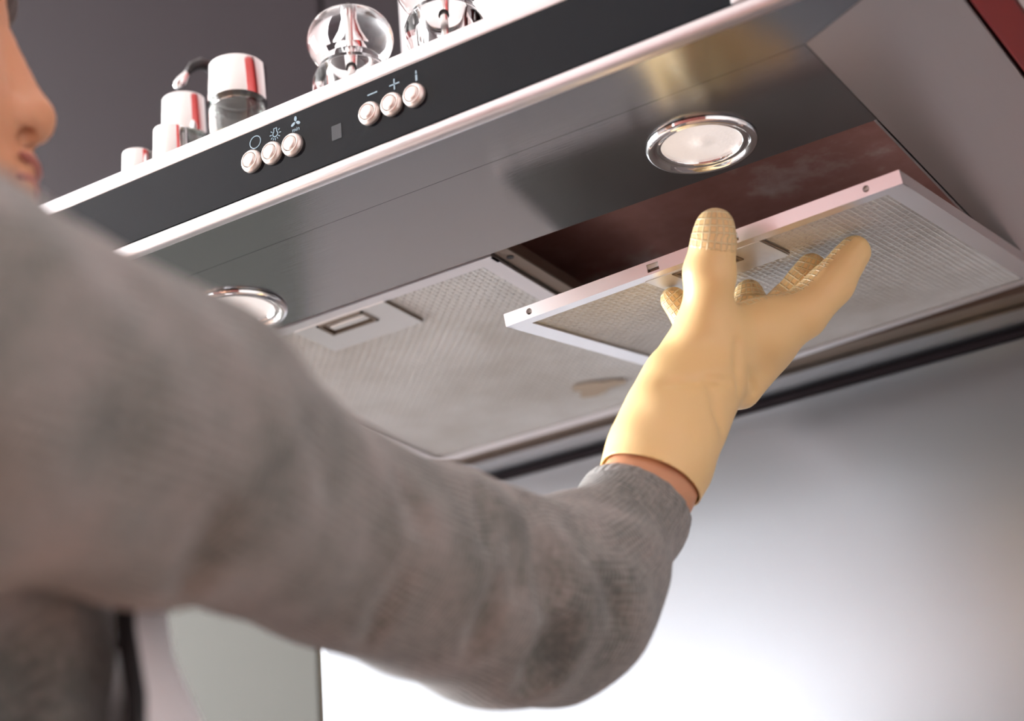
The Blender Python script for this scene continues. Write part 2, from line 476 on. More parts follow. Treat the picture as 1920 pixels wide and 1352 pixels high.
# unseen tall units added behind the camera to redden reflections in the steel
for k in range(4):
    x = -1.06 + 0.8 * k
    tc_ = tag(bpy.data.objects.new('added_tall_cabinet', None), 'unseen tall red cabinet added to redden reflections in the hood, %s from the window' % ['first', 'second', 'third', 'fourth'][k], 'cabinet', 'added red cabinets for reflections')
    col.objects.link(tc_); tc_.location = (x + 0.4, -3.0, 0)
    MB().box(x + 0.001, x + 0.799, -3.298, -2.722, 0.0, 2.30).build('carcass', cab_white, tc_, dz=False)
    for z0, z1 in ((0.10, 1.18), (1.184, 2.296)):
        d = MB().box(x + 0.003, x + 0.797, -2.7215, -2.70, z0, z1, 0.002).build('door', wall_red, tc_, dz=False)
        MB().box(x + 0.74, x + 0.752, -2.68, -2.668, z0 + 0.4, z0 + 0.7, 0.003).box(x + 0.74, x + 0.752, -2.70, -2.679, z0 + 0.41, z0 + 0.422).box(x + 0.74, x + 0.752, -2.70, -2.679, z0 + 0.678, z0 + 0.69).build('handle', chrome, d, dz=False)

# ================================================================== range hood
hood = thing('range_hood', (0, 0.1, 0), 'brushed steel range hood with black glass control strip and two round lamps', 'range hood')
FY = -0.1585
body = MB()
body.box(-0.358, 0.358, FY + 0.010, WY - 0.001, 0.054, 0.0605)                  # top plate
body.box(0.352, 0.3595, FY + 0.010, WY - 0.001, 0.004, 0.054).box(-0.3595, -0.352, FY + 0.010, WY - 0.001, 0.004, 0.054)
body.box(-0.352, 0.352, FY + 0.010, FY + 0.014, 0.004, 0.054)
body.build('canopy', steel_x, hood)
MB().box(-0.36, 0.36, FY, FY + 0.0095, 0.0507, 0.0612, 0.0012).build('upper_trim', steel_lip, hood, smooth='auto')
MB().box(-0.2557, 0.2557, FY + 0.0008, FY + 0.008, 0.0068, 0.0507).build('control_panel', glass_black, hood)
for s in (-1, 1):
    MB().box(min(s * 0.2559, s * 0.36), max(s * 0.2559, s * 0.36), FY + 0.0004, FY + 0.0095, 0.0072, 0.0505, 0.0008).build('end_plate', steel_lip, hood)
MB().box(-0.36, 0.36, FY, FY + 0.0095, -0.0020, 0.0070, 0.0032).build('lower_trim', steel_lip, hood, smooth='auto')
# underside frame
FO, FI, SX = FY + 0.008, -0.1064, 0.2748
MB().prism([(-0.3595, FO), (0.3595, FO), (SX, FI), (-SX, FI)], 0.0, 0.003).build('front_flange', steel_x, hood)
MB().prism([(0.36, FO + 0.0006), (0.36, WY - 0.001), (SX + 0.0004, WY - 0.001), (SX + 0.0004, FI + 0.0003)], 0.0, 0.003).build('side_flange', steel_y, hood)
MB().prism([(-SX - 0.0004, FI + 0.0003), (-SX - 0.0004, WY - 0.001), (-0.36, WY - 0.001), (-0.36, FO + 0.0006)], 0.0, 0.003).build('side_flange', steel_y, hood)
LX, LY = 0.1795, -0.0428
lp = MB().box(-SX + 0.0003, SX - 0.0003, FI + 0.0008, 0.0, 0.0003, 0.003).build('lamp_panel', steel_x, hood)
cut = MB()
for s in (-1, 1): cut.lathe([(0.0265, -0.02), (0.0265, 0.02)], 48, (s * LX, LY, 0))
boolean_cut(lp, cut)
MB().box(-SX, SX, 0.349, WY - 0.001, 0.0, 0.003).build('rear_rail', steel_x, hood)
MB().box(-SX, SX, 0.3265, 0.349, 0.004, 0.006).build('rear_channel', bronze, hood)
MB().box(0.2725, 0.2740, 0.0, 0.3265, 0.0, 0.050).build('opening_edge', alu_rim, hood)
MB().box(-0.2740, -0.2725, 0.0, 0.3265, 0.0, 0.050).build('opening_edge', alu_rim, hood)
MB().box(-0.272, 0.272, 0.001, 0.326, 0.047, 0.0505).build('inner_plate', steel_dark, hood)
MB().box(-0.272, 0.272, 0.0, 0.0015, 0.003, 0.047).build('inner_front', steel_dark, hood)
MB().box(-0.272, 0.272, 0.3258, 0.3265, 0.003, 0.047).build('inner_back', bronze, hood)
rail = MB().box(0.0005, 0.0125, 0.0015, 0.3245, 0.002, 0.012, 0.001).build('centre_rail', bronze, hood)
MB().lathe([(0.0026, 0.0), (0.0026, 0.0003), (0, 0.0003)], 16, (0.0065, 0.016, 0.0019), '-z').build('painted_hole', black_hole, rail)  # flat dark disc painting the shade of a hole in the rail
MB().box(-0.132, 0.132, 0.11, WY - 0.001, 0.0615, CEIL - Z0, 0.002).build('chimney', steel_lip, hood)

# lamps
for s in (-1, 1):
    c = (s * LX, LY, 0.0)
    ring = MB().lathe([(0.0338, 0.0001), (0.0336, 0.0016), (0.0326, 0.0030), (0.0310, 0.0036), (0.0294, 0.0031), (0.0282, 0.0015),
                       (0.0272, 0.0004), (0.0265, 0.0008), (0.0257, 0.0014), (0.0248, 0.0012), (0.0240, -0.0005), (0.0238, -0.0040)], 64, c, '-z', cap=False).build('lamp', chrome, hood, smooth=True)
    MB().lathe([(0.0240, -0.0022), (0.018, -0.0016), (0.010, -0.0012), (0.0045, -0.0010), (0.0040, -0.0004), (0.0, -0.0002)], 48, c, '-z', cap=False).build('lens', lens_glass, ring, smooth=True)

# push buttons
BX = [-0.0696, -0.0537, -0.0378, 0.0206, 0.0368, 0.0530]
for x in BX:
    bt = MB().lathe([(0.0075, 0.0), (0.0075, 0.0014), (0.0073, 0.0022), (0.0068, 0.0032), (0.0059, 0.0042), (0.0053, 0.0041), (0.0050, 0.0034), (0.0050, 0.0008)],
                    48, (x, FY + 0.0008, 0.0289), '-y', cap=False).build('button', satin, hood, smooth=True)
    MB().lathe([(0.0047, 0.0008), (0.0047, 0.0037), (0.0042, 0.0045), (0.003, 0.0048), (0.0, 0.0049)], 40, (x, FY + 0.0008, 0.0289), '-y').build('button_cap', satin, bt, smooth=True)

# printed symbols on the black glass
SY0, SY1 = FY + 0.0004, FY + 0.0009
def strip2(mb, p, q, w, w2=None):
    p = Vector(p); q = Vector(q); t = (q - p).normalized(); n = Vector((-t.y, t.x)); w2 = w if w2 is None else w2
    pts = [p - n * w / 2, q - n * w2 / 2, q + n * w2 / 2, p + n * w / 2]
    mb.add([(a.x, SY0, a.y) for a in pts] + [(a.x, SY1, a.y) for a in pts], [(0, 1, 2, 3), (7, 6, 5, 4), (0, 4, 5, 1), (1, 5, 6, 2), (2, 6, 7, 3), (3, 7, 4, 0)])
def ring2(mb, cx, cz, r, w, a0=0, a1=2 * PI, n=36):
    for k in range(n):
        a = a0 + (a1 - a0) * k / n; b_ = a0 + (a1 - a0) * (k + 1) / n
        strip2(mb, (cx + r * math.cos(a), cz + r * math.sin(a)), (cx + r * math.cos(b_), cz + r * math.sin(b_)), w)
def blob2(mb, pts):
    n = len(pts)
    mb.add([(x, SY0, z) for x, z in pts] + [(x, SY1, z) for x, z in pts], [tuple(range(n)), tuple(range(n, 2 * n))[::-1]] + [(i, n + i, n + (i + 1) % n, (i + 1) % n) for i in range(n)])
SX_ = [-0.0672, -0.0513, -0.0353, 0.0228, 0.0389, 0.0548]
mb = MB(); ring2(mb, SX_[0], 0.0418, 0.0042, 0.00055); mb.build('printed_symbol', print_blue, hood)
mb = MB(); cx, cz = SX_[1], 0.0418
ring2(mb, cx, cz, 0.0019, 0.0006, -PI * 1.32, PI * 0.32)
for p, q in (((-0.0011, 0.0017), (-0.0011, 0.0040)), ((0.0011, 0.0017), (0.0011, 0.0040)), ((-0.0014, 0.0040), (0.0014, 0.0040))):
    strip2(mb, (cx + p[0], cz + p[1]), (cx + q[0], cz + q[1]), 0.0005)
for a in (38, 0, -38, -90, -142, 180, 142, -64 + 0, -116):
    if a in (-64, -116): continue
    a = math.radians(a); strip2(mb, (cx + 0.0029 * math.cos(a), cz + 0.0029 * math.sin(a)), (cx + 0.0044 * math.cos(a), cz + 0.0044 * math.sin(a)), 0.0005)
for a in (-65, -115):
    a = math.radians(a); strip2(mb, (cx + 0.0029 * math.cos(a), cz + 0.0029 * math.sin(a)), (cx + 0.0042 * math.cos(a), cz + 0.0042 * math.sin(a)), 0.0005)
mb.build('printed_symbol', print_blue, hood)
mb = MB(); cx, cz = SX_[2], 0.0443
for a in (90, 210, 330):
    a = math.radians(a); u = Vector((math.cos(a), math.sin(a))); n = Vector((-u.y, u.x))
    pts = []
    for k in range(18):
        t = 2 * PI * k / 18; p = u * (0.0022 + 0.0018 * math.cos(t)) + n * (0.0010 * math.sin(t)); pts.append((cx + p.x, cz + p.y))
    blob2(mb, pts)
mb.build('printed_symbol', print_blue, hood)
fc = bpy.data.curves.new('min_text', 'FONT'); fc.body = 'min'; fc.size = 0.0040; fc.align_x = 'CENTER'; fc.extrude = 0.0002
fo = bpy.data.objects.new('text_tmp', fc); col.objects.link(fo); bpy.context.view_layer.update()
tm = bpy.data.meshes.new_from_object(fo.evaluated_get(bpy.context.evaluated_depsgraph_get())); bpy.data.objects.remove(fo)
tm.transform(Matrix.Translation((SX_[2], FY + 0.0007 - 0.1, 0.0380)) @ Matrix.Rotation(PI / 2, 4, 'X'))
tm.materials.clear(); tm.materials.append(print_blue)
to = bpy.data.objects.new('printed_text', tm); col.objects.link(to); to.parent = hood
mb = MB(); strip2(mb, (SX_[3] - 0.0036, 0.0420), (SX_[3] + 0.0036, 0.0420), 0.0009); mb.build('printed_symbol', print_blue, hood)
mb = MB(); strip2(mb, (SX_[4] - 0.0036, 0.0422), (SX_[4] + 0.0036, 0.0422), 0.0009); strip2(mb, (SX_[4], 0.0386), (SX_[4], 0.0458), 0.0009); mb.build('printed_symbol', print_blue, hood)
mb = MB(); strip2(mb, (SX_[5], 0.0385), (SX_[5], 0.0425), 0.0013); strip2(mb, (SX_[5], 0.0432), (SX_[5], 0.0454), 0.0012, 0.0006); mb.build('printed_symbol', print_blue, hood)
disp = principled('display_window', (0.035, 0.040, 0.048), 0.12)
MB().box(-0.0085, -0.0012, FY + 0.0005, FY + 0.0009, 0.0210, 0.0310).build('display', disp, hood)

# ================================================================== grease filters
FW, FL, FT = 0.2712, 0.3232, 0.0085
def mesh_field(x0, x1, y0, y1, z, pitch=0.0038, h=0.0010):
    """embossed diamond lattice: one shallow pyramid recess for each cell"""
    nx = int((x1 - x0) / pitch); ny = int((y1 - y0) / pitch)
    X = np.linspace(x0, x1, nx + 1); Y = np.linspace(y0, y1, ny + 1)
    vid = lambda i, j: i * (ny + 1) + j
    V = [(x, y, z) for x in X for y in Y]; F = []
    for i in range(nx):
        for j in range(ny):
            c = len(V); up = h if (i + j) % 2 else h * 0.45
            V.append(((X[i] + X[i + 1]) / 2, (Y[j] + Y[j + 1]) / 2, z + up))
            a, b_, c2, d = vid(i, j), vid(i + 1, j), vid(i + 1, j + 1), vid(i, j + 1)
            F += [(a, c, b_), (b_, c, c2), (c2, c, d), (d, c, a)]
    mb = MB(); mb.v = V; mb.f = F; return mb
def grease_filter(label, matrix, holes):
    t = bpy.data.objects.new('grease_filter', None); col.objects.link(t); t.matrix_world = matrix
    tag(t, label, 'filter', 'aluminium grease filters of the hood')
    K = dict(local=True)
    fr = MB().box(0, FW, 0, 0.0016, 0, FT).build('front_rim', alu_rim, t, **K)
    if holes:
        ct = MB()
        for x in (0.0185, FW - 0.0215): ct.lathe([(0.0021, -0.01), (0.0021, 0.01)], 24, (x, 0, FT * 0.52), '-y')
        for x in (0.1085, 0.163): ct.box(x - 0.0040, x + 0.0040, -0.01, 0.01, FT * 0.5 - 0.0028, FT * 0.5 + 0.0024)
        c = ct.build('cutter', black_hole, None, local=True); c.matrix_world = matrix
        md = fr.modifiers.new('b', 'BOOLEAN'); md.object = c; md.solver = 'EXACT'
        bpy.context.view_layer.update()
        fr.data = bpy.data.meshes.new_from_object(fr.evaluated_get(bpy.context.evaluated_depsgraph_get())); fr.modifiers.clear()
        bpy.data.objects.remove(c)
        for x in (0.0185, FW - 0.0215): MB().lathe([(0.0021, 0.0), (0.0021, 0.002), (0, 0.002)], 24, (x, 0.0045, FT * 0.52), '-y').build('screw', bronze, fr, **K)
        for x in (0.1085, 0.163): MB().box(x - 0.0036, x + 0.0036, 0.0035, 0.0050, FT * 0.5 - 0.0024, FT * 0.5 + 0.0020).build('latch_bolt', bronze, fr, **K)
    MB().box(0, FW, 0.0016, 0.011, 0, 0.0011).box(0, FW, 0.0016, 0.008, FT - 0.0011, FT).build('front_flange', alu_rim, t, **K)
    for x0, x1, xa, xb in ((0, 0.0016, 0.0016, 0.0130), (FW - 0.0016, FW, FW - 0.0130, FW - 0.0016)):
        MB().box(x0, x1, 0.0016, FL - 0.0016, 0, FT).box(xa, xb, 0.011, FL - 0.0105, 0, 0.0011).build('side_rim', alu_rim, t, **K)
    MB().box(0, FW, FL - 0.0016, FL, 0, FT).box(0, FW, FL - 0.0105, FL - 0.0016, 0, 0.0011).build('rear_rim', alu_rim, t, **K)
    me = mesh_field(0.0125, FW - 0.0125, 0.0105, FL - 0.010, 0.0018).build('mesh_panel', alu_mesh, t, **K); me['kind'] = 'stuff'
    MB().box(0.002, FW - 0.002, 0.002, FL - 0.002, 0.0040, 0.0070).build('mesh_core', alu_mesh, t, **K)
    # latch plate with its finger slot
    px0, px1 = FW / 2 - 0.0385, FW / 2 + 0.0400
    pl = MB()
    sx0, sx1, sy0, sy1 = FW / 2 - 0.021, FW / 2 + 0.0195, 0.0125, 0.0330
    pl.box(px0, sx0, 0.0102, 0.058, -0.0004, 0.0012).box(sx1, px1, 0.0102, 0.058, -0.0004, 0.0012)
    pl.box(sx0, sx1, 0.0102, sy0, -0.0004, 0.0012).box(sx0, sx1, sy1, 0.058, -0.0004, 0.0012)
    plate = pl.build('latch_plate', alu, t, **K)
    MB().box(px1 + 0.0002, px1 + 0.0012, 0.012, 0.057, 0.0002, 0.0012).build('plate_gap', bronze, plate, **K)
    fr2 = MB(); b2 = 0.0022
    fr2.box(sx0, sx1, sy0, sy0 + b2, -0.0010, 0.0030).box(sx0, sx1, sy1 - b2, sy1, -0.0010, 0.0030)
    fr2.box(sx0, sx0 + b2, sy0, sy1, -0.0010, 0.0030).box(sx1 - b2, sx1, sy0, sy1, -0.0010, 0.0030)
    fr2.build('slot_frame', bronze, plate, **K)
    MB().box(sx0 + b2 + 0.004, sx1 - b2 - 0.001, sy0 + 0.0078, sy1 - 0.0060, -0.0006, 0.0022, 0.0008).build('latch_lever', alu, plate, **K)
    MB().box(sx0 + b2, sx1 - b2, sy0 + b2, sy1 - b2, 0.0024, 0.0030).build('slot_back', bronze, plate, **K)
    return t
fA = grease_filter('aluminium mesh grease filter seated in the hood beside the open cavity', Matrix.Translation((-FW - 0.0003, 0.0022, Z0 - 0.0004)), False)
# greasy smear on the seated filter
sm = []
rr = random.Random(4)
for k in range(26):
    a = 2 * PI * k / 26; r = 1 + 0.28 * math.sin(3 * a + 1) + rr.uniform(-.1, .1); sm.append((0.203 + 0.021 * r * math.cos(a), 0.262 + 0.014 * r * math.sin(a)))
MB().prism(sm, 0.0004, 0.0006).build('grease_smear', stain, fA, local=True)

A = Vector((0.0153, -0.0120, -0.0606 + Z0)); B = Vector((0.2869, -0.0120, -0.0513 + Z0))
ex = (B - A).normalized(); D = A + Vector((-0.010, 0.3125, 0.0515))
ey = (D - A); ey = (ey - ex * ey.dot(ex)).normalized(); ez = ex.cross(ey)
FM = Matrix.Identity(4)
for i in range(3): FM[i][0] = ex[i]; FM[i][1] = ey[i]; FM[i][2] = ez[i]; FM[i][3] = A[i]
fB = grease_filter('aluminium mesh grease filter tilted down out of the hood by the gloved hand', FM, True)

def filter_depth(u, v):
    d = CAM_R.T @ np.array([(u - 960) / FPX, (v - 676) / FPX, 1.0]); n = np.array(ez)
    return float(((np.array(A) - CAM_POS) @ n) / (d @ n)), float(d @ n)
def touch(u, v, r):
    """camera depth at which a ball of picture radius r seen at (u, v) just touches the loose filter from below"""
    t, c = filter_depth(u, v)
    return t - px(r, t) / abs(c) - 0.001

# ================================================================== jars and mills on top of the hood
TOP = 0.0613
def chrome_jar(label, x, y, r, ztop, cap, content):
    t = thing('spice_jar', (x, y, TOP), label, 'jar', 'chrome-capped jars on the hood')
    zb = ztop - cap
    g = MB().lathe([(0, TOP), (r * 0.94, TOP), (r, TOP + 0.002), (r, zb - 0.009), (r * 0.97, zb - 0.004), (r * 0.86, zb - 0.002), (r * 0.86, zb + 0.004),
                    (r * 0.80, zb + 0.004), (r * 0.80, zb - 0.003), (r * 0.92, zb - 0.006), (r * 0.93, TOP + 0.004), (0, TOP + 0.003)], 40, (x, y, 0)).build('glass_body', jar_glass, t, smooth='auto')
    MB().lathe([(0, TOP + 0.0035), (r * 0.90, TOP + 0.0045), (r * 0.90, TOP + (zb - TOP) * 0.62), (0, TOP + (zb - TOP) * 0.66)], 32, (x, y, 0)).build('contents', content, g, smooth='auto')
    MB().lathe([(r * 0.88, zb), (r * 1.03, zb), (r * 1.03, ztop - 0.0015), (r * 0.99, ztop), (0, ztop)], 48, (x, y, 0)).build('cap', chrome, t, smooth='auto')
    return t
chrome_jar('tall glass jar with wide chrome cap, nearest the mills', -0.1450, -0.080, 0.0200, 0.1625, 0.0290, spice)
chrome_jar('chrome-capped jar standing half behind the tall jar', -0.2075, -0.064, 0.0165, 0.1660, 0.0300, salt)
chrome_jar('short chrome-capped jar in front of the half-hidden jar', -0.1860, -0.103, 0.0120, 0.1170, 0.0240, spice)
chrome_jar('smallest chrome-capped jar at the left end of the row', -0.2285, -0.090, 0.0110, 0.1195, 0.0220, salt)

hk = [at(u, v, d) - np.array([0, 0, Z0]) for u, v, d in ((398, 225, 1.345), (399, 175, 1.345), (400, 140, 1.342), (392, 124, 1.338), (376, 119, 1.335), (362, 124, 1.332), (352, 135, 1.33))]
ut = thing('serving_spoon', (hk[0][0], hk[0][1], TOP), 'curved black spoon with pale metal tip behind the tall chrome-capped jar', 'spoon')
MB().tube([(hk[0][0], hk[0][1], TOP)] + hk, [0.003, 0.003, 0.003, 0.0032, 0.0042, 0.0045, 0.0036, 0.0024], 12).build('handle', black_plastic, ut, smooth=True)
tp = [at(u, v, d) - np.array([0, 0, Z0]) for u, v, d in ((354, 132, 1.331), (348, 142, 1.329), (341, 152, 1.327), (334, 160, 1.326), (329, 165, 1.325))]
MB().tube(tp, [0.0018, 0.0030, 0.0042, 0.0040, 0.0018], 12).build('spoon_tip', chrome, ut, smooth=True)

def mill(label, x, y, zc, r):
    t = thing('pepper_mill', (x, y, TOP), label, 'mill', 'clear acrylic mills on the hood')
    h = zc - TOP
    # body: foot, barrel, rounded shoulder, groove under the head
    body = [(0, TOP), (0.024, TOP), (0.0255, TOP + 0.003), (0.0235, TOP + 0.010), (0.0215, TOP + 0.020), (0.0235, zc - 0.046), (0.0262, zc - 0.038), (0.0266, zc - 0.032), (0.0245, zc - 0.0265), (0.0225, zc - 0.0245),
            (0.0225, zc - 0.0225), (0.0140, zc - 0.0223), (0.0140, TOP + 0.012), (0.0, TOP + 0.012)]
    MB().lathe(body, 56, (x, y, 0)).build('barrel', clear, t, smooth='auto')
    head = [(0.0060, zc - 0.0220), (0.0205, zc - 0.0220), (0.0212, zc - 0.0195), (0.0200, zc - 0.0165), (0.0240, zc - 0.0145)]
    for k in range(13):
        a = -0.60 + (PI / 2 + 0.60) * k / 12
        head.append((max(r * math.cos(a) ** 0.85, 0.003) if k < 12 else 0.0038, zc + 0.0215 * math.sin(a)))
    head += [(0.0038, zc + 0.012), (0.0095, zc - 0.002), (0.0085, zc - 0.008), (0.0038, zc - 0.012), (0.0038, zc - 0.0220)]
    MB().lathe(head, 56, (x, y, 0)).build('head', clear, t, smooth='auto')
    MB().lathe([(0, TOP + 0.0125), (0.0028, TOP + 0.0125), (0.0028, zc + 0.021), (0, zc + 0.021)], 16, (x, y, 0)).build('shaft', steel_pin, t, smooth='auto')
    MB().lathe([(0.0, zc + 0.0212), (0.0062, zc + 0.0212), (0.0068, zc + 0.0228), (0.0060, zc + 0.0255), (0.0040, zc + 0.0272), (0, zc + 0.0278)], 24, (x, y, 0)).build('knob', satin, t, smooth=True)
    MB().lathe([(0.0036, TOP + 0.0125), (0.0132, TOP + 0.0125), (0.0132, zc - 0.050), (0.0036, zc - 0.048)], 28, (x, y, 0)).build('contents', salt, t, smooth='auto')
    return t
mill('clear acrylic mill with rounded head, beside the chrome-capped jars', -0.0470, -0.080, 0.1455, 0.0292)
mill('clear acrylic mill cut by the top of the picture, before the bright chimney', 0.0285, -0.080, 0.1560, 0.0300)

# ================================================================== red cabinet to the right of the hood
rc = thing('wall_cabinet', (0.62, 0.12, 0), 'red-sided wall cabinet hanging to the right of the hood', 'cabinet')
MB().box(0.3625, 0.3815, -0.20, WY - 0.001, 0.0, 0.90, 0.001).build('side_panel', red_gloss, rc)
MB().box(0.3825, 0.90, -0.19, WY - 0.001, 0.002, 0.020).build('bottom_panel', cab_white, rc)
MB().box(0.90, 0.919, -0.20, WY - 0.001, 0.0, 0.90, 0.001).build('side_panel', red_gloss, rc)
MB().box(0.3825, 0.90, -0.19, WY - 0.001, 0.88, 0.90).build('top_panel', cab_white, rc)
dr = MB().box(0.3835, 0.899, -0.21, -0.191, 0.004, 0.897, 0.002).build('door', cab_white, rc)
MB().box(0.40, 0.412, -0.235, -0.222, 0.10, 0.30, 0.003).box(0.40, 0.412, -0.223, -0.21, 0.11, 0.122).box(0.40, 0.412, -0.223, -0.21, 0.278, 0.29).build('handle', chrome, dr)

# ================================================================== the person
def P3(u, v, d): return at(u, v, d)
sh_r = P3(40, 670, 0.60)                                     # right shoulder joint
nose_tip = P3(106, 224, 0.90)
person = bpy.data.objects.new('person', None); col.objects.link(person)
tag(person, 'person in grey knitted sweater and yellow glove lowering the loose filter', 'person')
HF = np.array([0.74, 0.67, 0.06]); HF /= np.linalg.norm(HF)       # where the face points
HS = np.cross(HF, [0, 0, 1.0]); HS /= np.linalg.norm(HS)          # the person's right
HU = np.cross(HS, HF)
HM = np.stack([HF, HS, HU])                                       # rows: forward, right, up
def hd(f, s, u): return nose_tip + HF * f + HS * s + HU * u        # head coordinates, origin at the nose tip
neck = hd(-0.105, 0, -0.125); 
pelvis = np.array([-0.112, -0.467, 0.93]); chest = np.array([-0.080, -0.449, 1.27]); 
person.location = (pelvis[0], pelvis[1], 0.0)
BF = np.array([0.30, 0.954, 0]); BS = np.array([0.954, -0.30, 0])  # body forward, body right
sh_l = chest - BS * 0.175 + np.array([0, 0, 0.10]) 
el_r = P3(985, 1125, 0.925); wr_r = P3(1310, 730, 1.068)
el_l = sh_l + np.array([-0.06, -0.05, -0.27]); wr_l = el_l + np.array([0.0, 0.07, -0.235])

# ---- sweater: sleeve stations (picture place, depth, picture radius)
ST = [(-180, 670, 0.545, 362), (20, 735, 0.60, 340), (300, 834, 0.68, 294), (470, 925, 0.735, 232), (620, 998, 0.785, 202), (800, 1070, 0.85, 200), (930, 1122, 0.895, 200), (1030, 1125, 0.935, 188),
      (1085, 1085, 0.962, 165), (1132, 1035, 0.988, 126), (1178, 975, 1.012, 106), (1216, 915, 1.030, 101)]
SP = [(at(u, v, d), px(r, d)) for u, v, d, r in ST]
def head_parts(P):
    d = ell_sdf(P, hd(-0.119, 0, 0.078), (0.096, 0.075, 0.098), HM)                       # skull
    d = smin(d, ell_sdf(P, hd(-0.068, 0, -0.005), (0.050, 0.056, 0.080), HM), 0.02)       # face
    d = smin(d, seg_sdf(P, hd(-0.100, 0, -0.058), hd(-0.043, 0, -0.080), 0.045, 0.021), 0.02)   # jaw and chin
    d = smin(d, seg_sdf(P, hd(-0.0255, 0, 0.046), hd(-0.0125, 0, 0.003), 0.0070, 0.0100), 0.008)  # nose ridge
    d = smin(d, seg_sdf(P, hd(-0.012, 0, 0.000), hd(-0.0125, 0, -0.002), 0.0118, 0.0118), 0.006)  # tip
    for s in (-1, 1):
        d = smin(d, ell_sdf(P, hd(-0.020, s * 0.0118, -0.004), (0.011, 0.0070, 0.0085), HM), 0.005)   # wings
        d = smin(d, seg_sdf(P, hd(-0.034, s * 0.012, 0.064), hd(-0.056, s * 0.042, 0.064), 0.010, 0.008), 0.012)  # brow
        d = smin(d, ell_sdf(P, hd(-0.062, s * 0.042, 0.002), (0.022, 0.020, 0.020), HM), 0.02)        # cheek
        d = smax(d, -ell_sdf(P, hd(-0.042, s * 0.031, 0.043), (0.013, 0.015, 0.010), HM), 0.008)      # eye socket
        d = smin(d, ell_sdf(P, hd(-0.115, s * 0.078, 0.015), (0.018, 0.008, 0.030), HM), 0.006)       # ear
        d = smax(d, -ell_sdf(P, hd(-0.0165, s * 0.0072, -0.0105), (0.0062, 0.0038, 0.0055), HM), 0.0015)  # nostril
    d = smin(d, seg_sdf(P, hd(-0.025, -0.018, -0.0335), hd(-0.025, 0.018, -0.0335), 0.0050, 0.0055), 0.006)  # lips
    d = smin(d, seg_sdf(P, hd(-0.0155, -0.009, -0.0275), hd(-0.0155, 0.009, -0.0275), 0.0062, 0.0062), 0.004)
    d = smin(d, seg_sdf(P, hd(-0.0175, -0.010, -0.0410), hd(-0.0175, 0.010, -0.0410), 0.0066, 0.0066), 0.004)
    return d
def body_sdf(P):
    d = head_parts(P)
    d = smin(d, seg_sdf(P, hd(-0.115, 0, -0.03), chest + [0, 0, 0.13], 0.054, 0.060), 0.03)
    d = smin(d, seg_sdf(P, chest + [0, 0, 0.06], pelvis + [0, 0, 0.05], 0.110, 0.105), 0.05)
    d = smin(d, seg_sdf(P, chest + [0, 0, 0.10], sh_l, 0.06, 0.048), 0.04)
    d = smin(d, seg_sdf(P, sh_l, el_l, 0.046, 0.036), 0.03); d = smin(d, seg_sdf(P, el_l, wr_l, 0.034, 0.021), 0.02)
    d = smin(d, seg_sdf(P, chest + [0, 0, 0.09], SP[0][0], 0.06, 0.042), 0.03)
    for (a, ra), (b_, rb) in zip(SP[:-1], SP[1:]): d = smin(d, seg_sdf(P, a, b_, ra * 0.66, rb * 0.66), 0.01)
    d = smin(d, seg_sdf(P, SP[-2][0], SP[-1][0], SP[-2][1] * 0.80, SP[-1][1] * 0.90), 0.008)
    d = smin(d, seg_sdf(P, SP[-1][0], wr_r, SP[-1][1] * 0.88, 0.019), 0.008)
    for s in (-1, 1):
        hip = pelvis + BS * s * 0.085; kn = hip + np.array([0, 0.02, -0.43]); an = np.array([hip[0] - 0.0, hip[1], 0.085])
        d = smin(d, seg_sdf(P, hip, kn, 0.080, 0.052), 0.03); d = smin(d, seg_sdf(P, kn, an, 0.050, 0.036), 0.02)
    # relaxed left hand: palm, four fingers and a thumb
    fw = np.array([0.05, 0.10, -0.99]); fw /= np.linalg.norm(fw); sd = BF
    pm = wr_l + fw * 0.045
    d = smin(d, seg_sdf(P, wr_l, pm + fw * 0.03, 0.022, 0.024), 0.012)
    for k, L in enumerate((0.072, 0.080, 0.074, 0.058)):
        b0 = pm + fw * 0.035 + sd * (0.027 - 0.018 * k); b1 = b0 + fw * L * 0.55 + BS * 0.008; b2_ = b1 + fw * L * 0.42 + BS * 0.02
        d = smin(d, np.minimum(seg_sdf(P, b0, b1, 0.0095, 0.0085), seg_sdf(P, b1, b2_, 0.0085, 0.0070)), 0.005)
    t0 = wr_l + fw * 0.02 + sd * 0.02; t1 = t0 + sd * 0.03 + fw * 0.035; t2 = t1 + fw * 0.035 + sd * 0.004
    d = smin(d, np.minimum(seg_sdf(P, t0, t1, 0.013, 0.011), seg_sdf(P, t1, t2, 0.011, 0.008)), 0.006)
    return d
def axis(*spans):
    out = []
    for a, b_, h in spans:
        out += list(np.arange(a, b_, h))
    return np.array(out)
hc = hd(-0.10, 0, 0.03)
V, Fq = surface_net(body_sdf, (axis((-0.52, hc[0] - 0.13, 0.011), (hc[0] - 0.13, nose_tip[0] + 0.03, 0.0034), (nose_tip[0] + 0.03, 0.25, 0.010)),
                              axis((-0.72, hc[1] - 0.13, 0.010), (hc[1] - 0.13, nose_tip[1] + 0.03, 0.0034), (nose_tip[1] + 0.03, 0.10, 0.010)),
                              axis((0.03, hc[2] - 0.16, 0.012), (hc[2] - 0.16, hc[2] + 0.19, 0.0034))))
body_o = sdf_object('body', smooth_verts(V, Fq, 1), Fq, skin, person)
